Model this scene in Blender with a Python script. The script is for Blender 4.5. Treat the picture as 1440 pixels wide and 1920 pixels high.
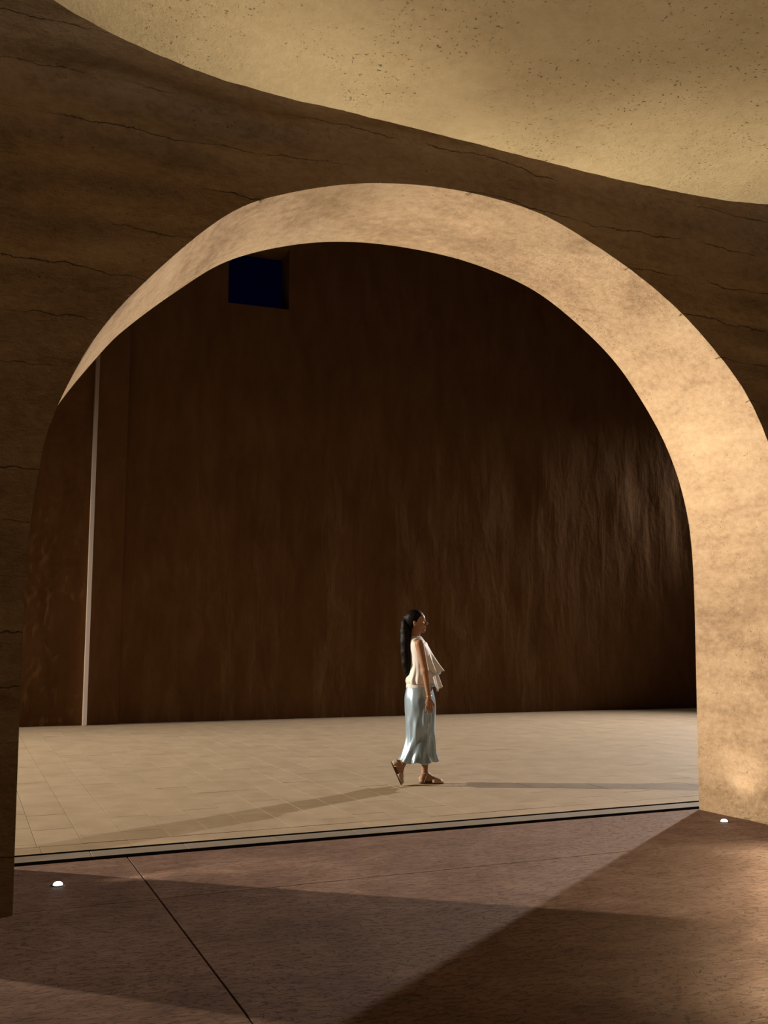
import bpy, bmesh, math, random
import numpy as np
from mathutils import Vector, Matrix, noise
random.seed(7)
for o in list(bpy.data.objects): bpy.data.objects.remove(o)
C = bpy.context.scene.collection
scene = bpy.context.scene

# ------------------------------------------------------------------ camera
FPX, HOR, CAMZ = 1850.0, 1195.0, 1.405          # focal length in pixels, horizon row, eye height
TILT = math.atan((HOR-960)/FPX)
cam = bpy.data.cameras.new('camera'); camo = bpy.data.objects.new('camera', cam); C.objects.link(camo)
cam.sensor_fit = 'HORIZONTAL'; cam.sensor_width = 36.0; cam.lens = 36.0*FPX/1440.0
cam.clip_start = 0.05; cam.clip_end = 200
camo.location = (0, 0, CAMZ); camo.rotation_euler = (math.pi/2+TILT, 0, 0)
scene.camera = camo

# ------------------------------------------------------------------ night sky, exposure
world = bpy.data.worlds.new('night_sky'); scene.world = world; world.use_nodes = True
bg = world.node_tree.nodes['Background']
bg.inputs[0].default_value = (0.10, 0.09, 0.75, 1); bg.inputs[1].default_value = 0.005
vs = scene.view_settings
vs.view_transform = 'Standard'; vs.look = 'None'; vs.exposure = 0.0; vs.gamma = 1.0; vs.use_curve_mapping = False

# ------------------------------------------------------------------ frames of reference
A = math.radians(23.0)
U = Vector((math.cos(A), math.sin(A), 0)); N = Vector((math.sin(A), -math.cos(A), 0))
P0 = Vector((-1.89, 5.24, 0))                       # foot of the left jamb, front face
def W(s, d, z=0.0): return P0 + U*s + N*d + Vector((0, 0, z))
ARC_M = Matrix(((U.x, -N.x, 0, P0.x), (U.y, -N.y, 0, P0.y), (0, 0, 1, 0), (0, 0, 0, 1)))  # local (s, -d, z)
AF = math.radians(19.74)
UF = Vector((math.cos(AF), math.sin(AF), 0)); NF = Vector((math.sin(AF), -math.cos(AF), 0))
F0 = Vector((-4.37, 16.48, 0))
FAR_M = Matrix(((UF.x, -NF.x, 0, F0.x), (UF.y, -NF.y, 0, F0.y), (0, 0, 1, 0), (0, 0, 0, 1)))

# ------------------------------------------------------------------ lights
def spot(name, loc, target, watts, color, cone, blend=0.5, size=0.1, parent=None):
    l = bpy.data.lights.new(name, 'SPOT'); l.energy = watts; l.color = color
    l.spot_size = math.radians(cone); l.spot_blend = blend; l.shadow_soft_size = size
    o = bpy.data.objects.new(name, l); C.objects.link(o); o.location = loc
    o.rotation_euler = (Vector(target)-Vector(loc)).to_track_quat('-Z', 'Y').to_euler()
    return o
# two courtyard floodlights, both out of view behind the piers
spot('floodlight_west', (-19.0, 10.95, 7.0), (-1.0, 10.5, 0.0), 28000, (1.0, 0.84, 0.63), 52, 1.0, 0.12)
spot('floodlight_east', (10.75, 21.62, 6.4), (-0.5, 11.3, 0.0), 11000, (1.0, 0.90, 0.80), 62, 0.9, 0.13)
# vaulted passage: unseen washers with added shields, then an added fill spot and rail
WARM = (1.0, 0.85, 0.62)
def washer(name, s, d, ts, td, tz, watts, size=0.5):
    l = bpy.data.lights.new(name, 'AREA'); l.shape = 'RECTANGLE'; l.size = size; l.size_y = 0.05; l.energy = watts; l.color = WARM
    l.spread = math.radians(120)
    o = bpy.data.objects.new(name, l); C.objects.link(o); o.location = W(s, d, 0.06)
    z = (W(s, d, 0.06)-W(ts, td, tz)).normalized(); x = (U-z*U.dot(z)).normalized(); y = z.cross(x)
    o.matrix_world = Matrix(((x.x, y.x, z.x, o.location.x), (x.y, y.y, z.y, o.location.y), (x.z, y.z, z.z, o.location.z), (0, 0, 0, 1)))
washer('passage_washer_west', 0.2, 3.3, 0.1, 0.6, 4.8, 52)
washer('passage_washer_east', 6.2, 3.3, 5.6, 0.9, 4.5, 46)
spot('passage_fill_spot', W(-1.3, 4.4, 0.05), W(-1.2, 3.4, 5.3), 1150, WARM, 70, 1.0, 0.06)  # unseen lamp added; its ceiling bounce brightens the left wall
def rail_fill_light(a, b, h, watts):
    l = bpy.data.lights.new('rail_fill_light', 'AREA'); l.shape = 'RECTANGLE'; a = Vector(a); b = Vector(b); l.size = (b-a).length; l.size_y = 0.03; l.energy = watts; l.color = (1.0, 0.90, 0.62)
    o = bpy.data.objects.new('rail_fill_light', l); C.objects.link(o); x = (b-a).normalized(); l.spread = math.radians(75); z = Vector((x.y, -x.x, 0))+Vector((0, 0, 1.0)); z.normalize(); y = z.cross(x); c = (a+b)/2+Vector((0, 0, h))
    o.matrix_world = Matrix(((x.x, y.x, z.x, c.x), (x.y, y.y, z.y, c.y), (x.z, y.z, z.z, c.z), (0, 0, 0, 1)))
RAIL = ((1.96, 3.5, 0), (3.02, 6.75, 0))
rail_fill_light(RAIL[0], RAIL[1], 0.34, 34)  # unseen lamp added to light the floor at the right edge

# ------------------------------------------------------------------ helpers
def link_mesh(name, verts, faces, mat=None, parent=None, smooth=False, matrix=None):
    me = bpy.data.meshes.new(name); me.from_pydata([tuple(v) for v in verts], [], faces); me.update()
    if mat: me.materials.append(mat)
    if smooth: me.polygons.foreach_set('use_smooth', [True]*len(me.polygons))
    o = bpy.data.objects.new(name, me); C.objects.link(o)
    if matrix is not None: o.matrix_world = matrix
    if parent: o.parent = parent
    return o
def link_bm(name, bm, mat=None, parent=None, smooth=False):
    bmesh.ops.recalc_face_normals(bm, faces=bm.faces[:])
    me = bpy.data.meshes.new(name); bm.to_mesh(me); bm.free()
    if mat: me.materials.append(mat)
    if smooth: me.polygons.foreach_set('use_smooth', [True]*len(me.polygons))
    o = bpy.data.objects.new(name, me); C.objects.link(o)
    if parent: o.parent = parent
    return o
def fix_normals(o):
    bm = bmesh.new(); bm.from_mesh(o.data); bmesh.ops.recalc_face_normals(bm, faces=bm.faces[:])
    for e in bm.edges:
        if len(e.link_faces) == 2 and e.calc_face_angle() > 0.7: e.smooth = False
    bm.to_mesh(o.data); bm.free()
def empty(name, loc=(0, 0, 0), matrix=None):
    o = bpy.data.objects.new(name, None); C.objects.link(o); o.empty_display_size = 0.2
    if matrix is not None: o.matrix_world = matrix
    else: o.location = loc
    return o
def tag(o, label=None, cat=None, group=None, kind=None):
    if label: o['label'] = label
    if cat: o['category'] = cat
    if group: o['group'] = group
    if kind: o['kind'] = kind
    return o
def box_bm(bm, x0, x1, y0, y1, z0, z1, ch=0.0):
    vs_ = [bm.verts.new(p) for p in ((x0,y0,z0),(x1,y0,z0),(x1,y1,z0),(x0,y1,z0))]
    if ch > 0:
        vs_ += [bm.verts.new(p) for p in ((x0,y0,z1-ch),(x1,y0,z1-ch),(x1,y1,z1-ch),(x0,y1,z1-ch))]
        vs_ += [bm.verts.new(p) for p in ((x0+ch,y0+ch,z1),(x1-ch,y0+ch,z1),(x1-ch,y1-ch,z1),(x0+ch,y1-ch,z1))]
        L = 3
    else:
        vs_ += [bm.verts.new(p) for p in ((x0,y0,z1),(x1,y0,z1),(x1,y1,z1),(x0,y1,z1))]; L = 2
    bm.faces.new(vs_[3::-1]); bm.faces.new(vs_[4*(L-1):4*L])
    for k in range(L-1):
        for i in range(4):
            j = (i+1) % 4; bm.faces.new((vs_[4*k+i], vs_[4*k+j], vs_[4*k+4+j], vs_[4*k+4+i]))

# ---- node helper
class NT:
    def __init__(s, name):
        s.m = bpy.data.materials.new(name); s.m.use_nodes = True; s.t = s.m.node_tree; s.n = s.t.nodes
        s.b = s.n['Principled BSDF']; s.co = s.n.new('ShaderNodeTexCoord')
        s.b.inputs['Specular IOR Level'].default_value = 0.25
    def set(s, i, v):
        inp = s.b.inputs[i]
        if hasattr(v, 'is_output'): s.t.links.new(v, inp)
        else: inp.default_value = (*v, 1) if isinstance(v, tuple) else v
    def _in(s, node, i, v):
        if v is None: return
        if hasattr(v, 'is_output'): s.t.links.new(v, node.inputs[i])
        else: node.inputs[i].default_value = v
    def map(s, scale=(1,1,1), loc=(0,0,0), rot=(0,0,0), src=None):
        m = s.n.new('ShaderNodeMapping'); s.t.links.new(src or s.co.outputs['Object'], m.inputs[0])
        m.inputs['Scale'].default_value = scale; m.inputs['Location'].default_value = loc; m.inputs['Rotation'].default_value = rot
        return m.outputs[0]
    def noise(s, scale, detail=4, rough=0.55, vec=None, dist=0.0):
        k = s.n.new('ShaderNodeTexNoise'); s._in(k, 'Vector', vec or s.co.outputs['Object'])
        k.inputs['Scale'].default_value = scale; k.inputs['Detail'].default_value = detail
        k.inputs['Roughness'].default_value = rough; k.inputs['Distortion'].default_value = dist
        return k.outputs['Fac']
    def voro(s, scale, vec=None, feature='F1'):
        k = s.n.new('ShaderNodeTexVoronoi'); k.feature = feature; s._in(k, 'Vector', vec or s.co.outputs['Object']); k.inputs['Scale'].default_value = scale
        return k.outputs['Distance']
    def math(s, op, a, b=None, c=None, clamp=False):
        k = s.n.new('ShaderNodeMath'); k.operation = op; k.use_clamp = clamp
        s._in(k, 0, a); s._in(k, 1, b); s._in(k, 2, c); return k.outputs[0]
    def step(s, v, lo, hi, a=0.0, b=1.0):
        k = s.n.new('ShaderNodeMapRange'); k.interpolation_type = 'SMOOTHSTEP'; s._in(k, 0, v)
        k.inputs[1].default_value = lo; k.inputs[2].default_value = hi; k.inputs[3].default_value = a; k.inputs[4].default_value = b
        return k.outputs[0]
    def ramp(s, v, stops):
        k = s.n.new('ShaderNodeValToRGB'); s._in(k, 0, v); e = k.color_ramp.elements
        while len(e) < len(stops): e.new(0.5)
        for q, (p, c) in zip(e, stops): q.position = p; q.color = (*c, 1)
        return k.outputs[0]
    def mix(s, f, a, b, mode='MIX'):
        k = s.n.new('ShaderNodeMix'); k.data_type = 'RGBA'; k.blend_type = mode
        s._in(k, 0, f)
        for i, v in ((6, a), (7, b)): s._in(k, i, (*v, 1) if isinstance(v, tuple) else v)
        return k.outputs[2]
    def sep(s, vec=None):
        k = s.n.new('ShaderNodeSeparateXYZ'); s.t.links.new(vec or s.co.outputs['Object'], k.inputs[0]); return k.outputs
    def bump(s, h, dist=0.01, strength=1.0, prev=None):
        k = s.n.new('ShaderNodeBump'); s._in(k, 'Height', h); k.inputs['Distance'].default_value = dist; k.inputs['Strength'].default_value = strength
        if prev is not None: s.t.links.new(prev, k.inputs['Normal'])
        return k.outputs[0]

def mat_earth(name, dark, mid, light, crack=True, pit=0.6, rough_amp=1.0, layer=0.29, pitlo=0.52):
    t = NT(name); x, y, z = t.sep()
    big = t.noise(1.1, 5, 0.6, vec=t.map((1, 1, 2.2)))
    fine = t.noise(14, 8, 0.65, vec=t.map((1, 1, 1.8)))
    band = t.noise(3.4, 4, 0.6, vec=t.map((0.22, 0.22, 1.3), (2, 2, 5)))
    f = t.math('ADD', t.math('MULTIPLY', big, 0.36), t.math('ADD', t.math('MULTIPLY', fine, 0.34), t.math('MULTIPLY', band, 0.30)))
    col = t.ramp(f, [(0.34, dark), (0.50, mid), (0.66, light)])
    grain = t.noise(30, 9, 0.72, vec=t.map((1, 1, 1.6)))
    mott = t.noise(5.5, 6, 0.7, dist=0.6)
    h = t.math('ADD', t.math('MULTIPLY', grain, 0.8), t.math('MULTIPLY', mott, 0.8))
    # pits gathered in patches
    pm = t.step(t.noise(2.3, 3, 0.5, vec=t.map((1, 1, 1.5), (3, 1, 2))), pitlo, pitlo+0.16)
    pits = t.math('MULTIPLY', t.step(t.noise(46, 3, 0.6, vec=t.map((1, 1, 1.4), (9, 2, 4))), 0.645, 0.70), pm)
    nrm = t.bump(h, 0.012*rough_amp, 1.0)
    hh = t.math('MULTIPLY', pits, -pit)
    if crack:
        wob = t.math('ADD', t.math('MULTIPLY', t.noise(0.9, 3, 0.5, vec=t.map((1, 0.2, 0.4))), 0.9),
                     t.math('MULTIPLY', t.noise(9, 5, 0.7), 0.22))
        ph = t.math('ADD', t.math('DIVIDE', z, layer), wob)
        fr = t.math('ABSOLUTE', t.math('SUBTRACT', t.math('FRACT', ph), 0.5))
        line = t.math('SUBTRACT', 1.0, t.step(fr, 0.003, 0.017))
        mask = t.step(t.noise(1.5, 3, 0.6, vec=t.map((1, 1, 2.6), (5, 0, 1))), 0.42, 0.56)
        cr = t.math('MULTIPLY', t.math('MULTIPLY', line, mask), t.step(y, 0.03, 0.06, 1.0, 0.0))
        hh = t.math('SUBTRACT', hh, t.math('MULTIPLY', cr, 1.0))
        col = t.mix(t.math('MULTIPLY', cr, 0.75), col, tuple(c*0.28 for c in dark))
    col = t.mix(t.math('MULTIPLY', pits, 0.7), col, tuple(c*0.35 for c in dark))  # shade inside the pits put into the colour
    nrm = t.bump(hh, 0.02, 1.0, nrm)
    t.set('Base Color', col); t.set('Roughness', 0.93); t.set('Normal', nrm)
    return t.m
def mat_plain(name, col, rough=0.6, metal=0.0, spec=0.4):
    t = NT(name); v = t.noise(30, 4)
    t.set('Base Color', t.mix(t.math('MULTIPLY', v, 0.25), col, tuple(c*0.7 for c in col)))
    t.set('Roughness', rough); t.set('Metallic', metal); t.b.inputs['Specular IOR Level'].default_value = spec
    return t.m
def mat_floor():
    t = NT('polished_red_concrete')
    big = t.noise(0.9, 6, 0.65, dist=0.8); mid = t.noise(4.5, 7, 0.7, vec=t.map((1, 2.2, 1), (1, 4, 0), (0, 0, A)))
    f = t.math('ADD', t.math('MULTIPLY', big, 0.55), t.math('MULTIPLY', mid, 0.45))
    col = t.ramp(f, [(0.32, (0.088, 0.050, 0.037)), (0.50, (0.165, 0.098, 0.074)), (0.68, (0.25, 0.165, 0.132))])
    st = t.step(t.noise(2.6, 6, 0.7, vec=t.map((1, 1, 1), (7, 3, 0))), 0.56, 0.74)
    col = t.mix(t.math('MULTIPLY', st, 0.45), col, (0.075, 0.062, 0.055))
    g = t.noise(38, 8, 0.7, vec=t.map((1, 1.6, 1), (0, 0, 0), (0, 0, A)))
    dim = t.noise(21, 5, 0.65, vec=t.map((1, 1.9, 1), (2, 2, 0), (0, 0, A)), dist=0.7)
    n1 = t.bump(t.math('ADD', t.math('MULTIPLY', g, 0.25), t.math('MULTIPLY', t.step(dim, 0.26, 0.50), 0.7)), 0.014, 1.0)
    t.set('Base Color', col); t.set('Normal', n1)
    t.set('Roughness', t.step(mid, 0.3, 0.7, 0.66, 0.82)); t.b.inputs['Specular IOR Level'].default_value = 0.15
    return t.m
def mat_paver(name, lo, hi):
    t = NT(name); oi = t.n.new('ShaderNodeObjectInfo')
    w = t.co.outputs['Object']
    rnd = t.n.new('ShaderNodeTexWhiteNoise'); rnd.noise_dimensions = '1D'; t.t.links.new(oi.outputs['Random'], rnd.inputs['W'])
    g = t.n.new('ShaderNodeNewGeometry')
    n1 = t.noise(3.2, 6, 0.65, vec=t.map((1, 1, 1), src=g.outputs['Position'])); n2 = t.noise(38, 6, 0.7, vec=t.map((1, 2, 1), (0, 0, 0), (0, 0, A), src=g.outputs['Position']))
    f = t.math('ADD', t.math('MULTIPLY', n1, 0.6), t.math('ADD', t.math('MULTIPLY', n2, 0.25), t.math('MULTIPLY', oi.outputs['Random'], 0.07)))
    t.set('Base Color', t.ramp(f, [(0.32, lo), (0.68, hi)]))
    t.set('Roughness', 0.72); t.set('Normal', t.bump(n2, 0.003, 0.8)); return t.m

M_earth = mat_earth('rammed_earth', (0.25, 0.158, 0.092), (0.49, 0.338, 0.215), (0.63, 0.465, 0.31), rough_amp=3.2, pitlo=0.47)
M_ceil = mat_earth('ceiling_plaster', (0.42, 0.315, 0.18), (0.52, 0.40, 0.235), (0.60, 0.475, 0.295), crack=False, pit=0.8, rough_amp=1.2, pitlo=0.40)
def mat_far():
    t = NT('dark_brown_render')
    st = t.noise(3.0, 3, 0.5, vec=t.map((1.3, 1, 0.36)), dist=0.5); fine = t.noise(9, 6, 0.65, vec=t.map((1, 1, 0.8)))
    big = t.noise(0.5, 4, 0.6)
    f = t.math('ADD', t.math('MULTIPLY', st, 0.5), t.math('ADD', t.math('MULTIPLY', big, 0.3), t.math('MULTIPLY', fine, 0.2)))
    t.set('Base Color', t.ramp(f, [(0.32, (0.115, 0.057, 0.024)), (0.52, (0.152, 0.079, 0.034)), (0.70, (0.190, 0.106, 0.052))]))
    h = t.math('ADD', t.math('MULTIPLY', st, 1.0), t.math('MULTIPLY', fine, 0.3))
    t.set('Normal', t.bump(h, 0.011, 1.0)); t.b.inputs['Specular IOR Level'].default_value = 0.06; t.set('Roughness', 0.9); return t.m
M_far = mat_far(); M_black = None
M_floor = mat_floor()
M_paver = mat_paver('sandstone_paver', (0.265, 0.203, 0.138), (0.38, 0.296, 0.208))
M_drain = mat_paver('grey_drain_stone', (0.155, 0.132, 0.108), (0.215, 0.185, 0.152))
M_dirt = mat_plain('dark_joint_bed', (0.03, 0.022, 0.015), 0.95, 0, 0.1)
M_trim = mat_plain('pale_plaster', (0.50, 0.40, 0.33), 0.8, 0, 0.2)

# ------------------------------------------------------------------ arch wall
FR = [(0,0),(-.01,.94),(-.01,1.81),(.03,2.3),(.1,2.63),(.32,3.11),(.65,3.535),(1.045,3.93),(1.415,4.125),(1.945,4.29),(2.56,4.36),(3.175,4.32),(3.605,4.18),(4.055,3.975),(4.425,3.745),(4.76,3.46),(5.0,3.19),(5.18,2.85),(5.32,2.42),(5.38,1.95),(5.39,1.0),(5.38,0)]
BK = [(0,0),(0,1.0),(0,2.0),(.05,2.5),(.17,2.87),(.46,3.305),(.63,3.505),(.945,3.795),(1.32,4.085),(1.84,4.29),(2.34,4.385),(2.88,4.40),(3.35,4.355),(3.84,4.23),(4.245,4.01),(4.61,3.735),(4.87,3.44),(5.13,3.05),(5.305,2.6),(5.38,2.055),(5.365,.94),(5.345,0)]
def resample(pts, n):
    P = np.array(pts, float); out = []
    for i in range(len(P)-1):
        p0 = P[max(i-1, 0)]; p1 = P[i]; p2 = P[i+1]; p3 = P[min(i+2, len(P)-1)]
        for t in np.linspace(0, 1, 30, endpoint=False):
            out.append(0.5*((2*p1)+(-p0+p2)*t+(2*p0-5*p1+4*p2-p3)*t*t+(-p0+3*p1-3*p2+p3)*t**3))
    out.append(P[-1]); out = np.array(out)
    # light smoothing of the digitised curve, ends kept
    for _ in range(40): out[1:-1] = 0.25*out[:-2]+0.5*out[1:-1]+0.25*out[2:]
    L = np.concatenate([[0], np.cumsum(np.hypot(*np.diff(out, axis=0).T))]); q = np.linspace(0, L[-1], n)
    return np.stack([np.interp(q, L, out[:, 0]), np.interp(q, L, out[:, 1])], 1)
def nz(x, y, z): return noise.noise(Vector((x, y, z)))
def relief(s, y, z):
    """unevenness of hand-rammed earth: bulging courses and lumps"""
    ph = z/0.29+0.45*nz(s*0.7, y*0.5, z*0.35)
    c = math.cos(2*math.pi*ph)
    return 0.027*c*(0.6+0.8*nz(s*0.5+7, 3, z*0.9))+0.016*nz(s*1.1, y*1.1+4, z*1.7)+0.010*nz(s*4, y*4, z*5)+0.003*nz(s*14, y*14, z*15)
TH = 1.12
def arch_wall(name, fr, bk, s0, s1, top, na, nr, ni, rel):
    f = resample(fr, na); b = resample(bk, na)
    cx, cz = (fr[0][0]+fr[-1][0])/2, 1.8
    verts = []; faces = []; grid = {}
    def outer(p):
        x, z = p
        if z <= cz: return (s0 if x < cx else s1, z)
        dx, dz = x-cx, z-cz
        k = min(((s0-cx)/dx) if dx < -1e-6 else 1e9, ((s1-cx)/dx) if dx > 1e-6 else 1e9, (top-cz)/dz if dz > 1e-6 else 1e9)
        return (cx+dx*k, cz+dz*k)
    def snap(O):          # keep the two upper corners square
        for cxn in (s0, s1):
            i = int(np.argmin([(o[0]-cxn)**2+(o[1]-top)**2 for o in O])); O[i] = (cxn, top)
        return O
    Of = snap([outer(p) for p in f]); Ob = snap([outer(p) for p in b])
    def add(s, y, z): verts.append((s, y, z)); return len(verts)-1
    front = []; back = []; mid = []
    for i in range(na):
        row = []
        for j in range(nr+1):
            k = j/nr; k = k*k*0.4+k*0.6
            s = f[i][0]*(1-k)+Of[i][0]*k; z = f[i][1]*(1-k)+Of[i][1]*k
            q = min(1.0, math.hypot(s-f[i][0], z-f[i][1])/0.55); q = q*q*(3-2*q)     # the arris stands a little proud
            r = relief(s, 0, z)*rel*(0.12+0.88*q)
            row.append(add(s, max(0.0, 0.040*rel*q-r) if j else 0.004*nz(s*9, 1, z*9), z))
        front.append(row)
    # intrados: rows between front edge and back edge
    tang = np.gradient((f+b)/2, axis=0)
    for i in range(na):
        nx, nzv = -tang[i][1], tang[i][0]; l = math.hypot(nx, nzv); nx /= l; nzv /= l   # points to the outside of the opening
        row = [front[i][0]]
        for j in range(1, ni):
            k = j/ni; s = f[i][0]*(1-k)+b[i][0]*k; z = f[i][1]*(1-k)+b[i][1]*k; y = TH*k
            r = (0.010*nz(s*1.6+3, y*1.6, z*1.6)+0.007*nz(s*4, y*4+2, z*4.5)+0.003*nz(s*12, y*12, z*14))*rel
            if z < 2.4: r += 0.006*rel*math.cos(2*math.pi*z/0.23+1.5*nz(s, y, z))
            if s < 0.6: r = abs(r)*0.8-0.0015
            row.append(add(s+nx*r, y, max(0, z+nzv*r)))
        row.append(add(b[i][0], TH-0.0, b[i][1])); mid.append(row)
    for i in range(na):
        row = [mid[i][-1]]
        for j in range(1, 7):
            k = j/6; row.append(add(b[i][0]*(1-k)+Ob[i][0]*k, TH, b[i][1]*(1-k)+Ob[i][1]*k))
        back.append(row)
    for G in (front, mid, back):
        for i in range(na-1):
            for j in range(len(G[0])-1):
                faces.append((G[i][j], G[i+1][j], G[i+1][j+1], G[i][j+1]))
    for i in range(na-1):      # outer rim joins front and back
        faces.append((front[i][-1], front[i+1][-1], back[i+1][-1], back[i][-1]))
    o = link_mesh(name, verts, faces, M_earth, smooth=True, matrix=ARC_M)
    fix_normals(o)
    # sharp arris between face and intrados
    return o, f, b
wall, fcurve, bcurve = arch_wall('wall_front', FR, BK, -0.85, 8.0, 5.25, 520, 90, 44, 1.0)
tag(wall, 'thick rammed earth wall with cracked courses pierced by one large round arch', 'wall', kind='structure')
fl = [(-6.5+p[0], p[1]) for p in FR]; bl = [(-6.5+p[0], p[1]) for p in BK]
wl, _, _ = arch_wall('wall_left', fl, bl, -9.0, -0.86, 5.25, 90, 12, 6, 0.6)
tag(wl, 'rammed earth wall continuing the arcade past the left jamb', 'wall', kind='structure')
# straw ends poking out of the arris
straw_m = mat_plain('straw', (0.62, 0.48, 0.30), 0.8)
for k, i in enumerate((112, 128, 143, 150, 170, 186, 197, 214, 222, 231)):
    p = fcurve[i]; q = fcurve[i+1]; tx, tz = q-p; l = math.hypot(tx, tz)
    ox, oz = -tz/l, tx/l
    bm = bmesh.new(); L = random.uniform(.014, .032)
    a = Vector((p[0], -0.002, p[1])); d = Vector((ox*0.8+random.uniform(-.4,.4), -0.5, oz*0.8+random.uniform(-.4,.4))).normalized(); d.y = -0.06
    bmesh.ops.create_cone(bm, cap_ends=True, segments=5, radius1=0.0016, radius2=0.0008, depth=L,
        matrix=Matrix.Translation(a+d*L*0.35) @ d.to_track_quat('Z', 'Y').to_matrix().to_4x4())
    link_bm('straw', bm, straw_m, wall)

# ------------------------------------------------------------------ ceiling of the passage
CE = [(-9,6.0),(-2.5,5.75),(-1.2,5.42),(-.6,5.12),(-.29,4.94),(-.07,4.82),(.18,4.73),(.53,4.64),(.87,4.58),(1.18,4.555),(1.65,4.56),(2.22,4.54),(2.83,4.52),(3.41,4.50),(4.07,4.49),(4.55,4.505),(5.0,4.55),(5.6,4.66),(6.4,4.9),(8,5.2),(13,5.4)]
ce = np.array(CE); ss = np.concatenate([np.linspace(-9, -2.5, 14), np.linspace(-2.4, 8, 230), np.linspace(8.2, 13, 12)])
zz = np.interp(ss, ce[:, 0], ce[:, 1])
for _ in range(60): zz[1:-1] = .25*zz[:-2]+.5*zz[1:-1]+.25*zz[2:]
prof = [(-0.02, 'r'), (0.29, 'r'), (0.30, 'e')]+[(0.30+x, 'u') for x in (0.015, .05, .1, .17, .25, .35, .45, .55, .65, .75, .85, .95, 1.05, 1.2, 1.35, 1.5, 1.7, 1.9, 2.2, 2.6, 3.2, 4, 5, 6.5, 9)]
vv = []; ff = []
for i, s in enumerate(ss):
    for d, kd in prof:
        if kd == 'r': z = zz[i]+0.45
        elif kd == 'e': z = zz[i]+0.02
        else:
            z = zz[i]+0.02*min(1, (d-0.3)*0.5)+0.012*nz(s*0.8, d*0.8, 1)+0.004*nz(s*4, d*4, 2)
            if d < 0.33: z += 0.004*nz(s*9, 3, 3)
        dd = d+(0.006*nz(s*6, 1, 8)+0.004*nz(s*20, 1, 8) if kd != 'r' and d < 0.33 else 0)
        vv.append((s, -dd, z))
m = len(prof)
for i in range(len(ss)-1):
    for j in range(m-1): ff.append((i*m+j, i*m+m+j, i*m+m+j+1, i*m+j+1))
ceil = link_mesh('ceiling', vv, ff, M_ceil, smooth=True, matrix=ARC_M); fix_normals(ceil)
tag(ceil, 'pitted sand coloured vault soffit glowing above the dark wall', 'ceiling', kind='structure')

# ------------------------------------------------------------------ near floor: red concrete slabs with cut joints
bm = bmesh.new(); box_bm(bm, -16, 24, -9.5, 20, -0.40, -0.16)
ground = link_bm('ground', bm, M_dirt); ground.matrix_world = ARC_M
tag(ground, 'dark bed seen in the joints and drain slots', 'ground', kind='structure')
floor = empty('floor', matrix=ARC_M); tag(floor, 'reddish polished concrete floor of the passage in large slabs', 'floor', kind='structure')
def slab(x0, x1, y0, y1):
    bm = bmesh.new(); g = 0.0038
    box_bm(bm, x0+g, x1-g, y0+g*0.7, y1-g*0.7, -0.15, 0.0, 0.002)
    o = link_bm('floor_slab', bm, M_floor); o.parent = floor; return o
xs = [-9.0, -4.6, 0.745, 7.1, 14.0]; ys = [-9.0, -2.55, 0.035, 1.148]     # y = -d
for a, b in zip(xs, xs[1:]):
    for c, d in zip(ys, ys[1:]): slab(a, b, c, d)

# ------------------------------------------------------------------ slot drain: grey stones between two dark slots
drain = empty('slot_drain', matrix=ARC_M)
tag(drain, 'grey stone drain cover running between two dark slots across the arch', 'drain')
x = -10.0; proto = None
while x < 14:
    L = 0.62
    if proto is None:
        bm = bmesh.new(); box_bm(bm, 0.0015, L-0.0015, 1.250, 1.430, -0.15, -0.001, 0.003)
        proto = link_bm('drain_stone', bm, M_drain, drain); o = proto
    else:
        o = proto.copy(); C.objects.link(o)
    o.location = (x, 0, 0); x += L

slot_shade_m = mat_plain('slot_shade_black', (0.012, 0.010, 0.008), 0.8, 0, 0.1)
for y0, y1 in ((1.2460, 1.2495), (1.4765, 1.4795)):
    bm = bmesh.new(); box_bm(bm, -10, 14, y0, y1, -0.15, -0.001); link_bm('slot_shade_strip', bm, slot_shade_m, drain)  # black strips added to give the slot sides their shade
# ------------------------------------------------------------------ courtyard pavement
pave = empty('pavement', matrix=ARC_M)
tag(pave, 'sandstone pavers of the courtyard laid in staggered columns', 'pavement', kind='structure')
def project(s, y):
    p = W(s, -y, 0)-Vector((0, 0, CAMZ)); c, sn = math.cos(TILT), math.sin(TILT)
    zc = p.y*c+p.z*sn; yc = -p.y*sn+p.z*c
    if zc < 0.2: return (-9e3, 9e3)
    return 720+FPX*p.x/zc, 960-FPX*yc/zc
TW, TL = 0.30, 0.63
tiles = []
rng = random.Random(3)
cols = int(26/TW)
for c in range(-int(12/TW), int(14/TW)):
    s0 = 0.23+c*TW
    off = 2.323 if c == 0 else (1.994 if c == 1 else 1.70+rng.choice([0.0, 0.21, 0.42, 0.315, 0.1])*1.0)
    y = off-TL*math.ceil((off-1.70)/TL)
    while y < 15.5:
        y0, y1 = max(y, 1.705), y+TL
        wp = W(s0+TW/2, -(y0), 0); fd = (wp-F0).dot(NF)
        if y1-y0 > 0.03 and fd > 0.0: tiles.append((s0, y0, y1))
        y += TL
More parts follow.
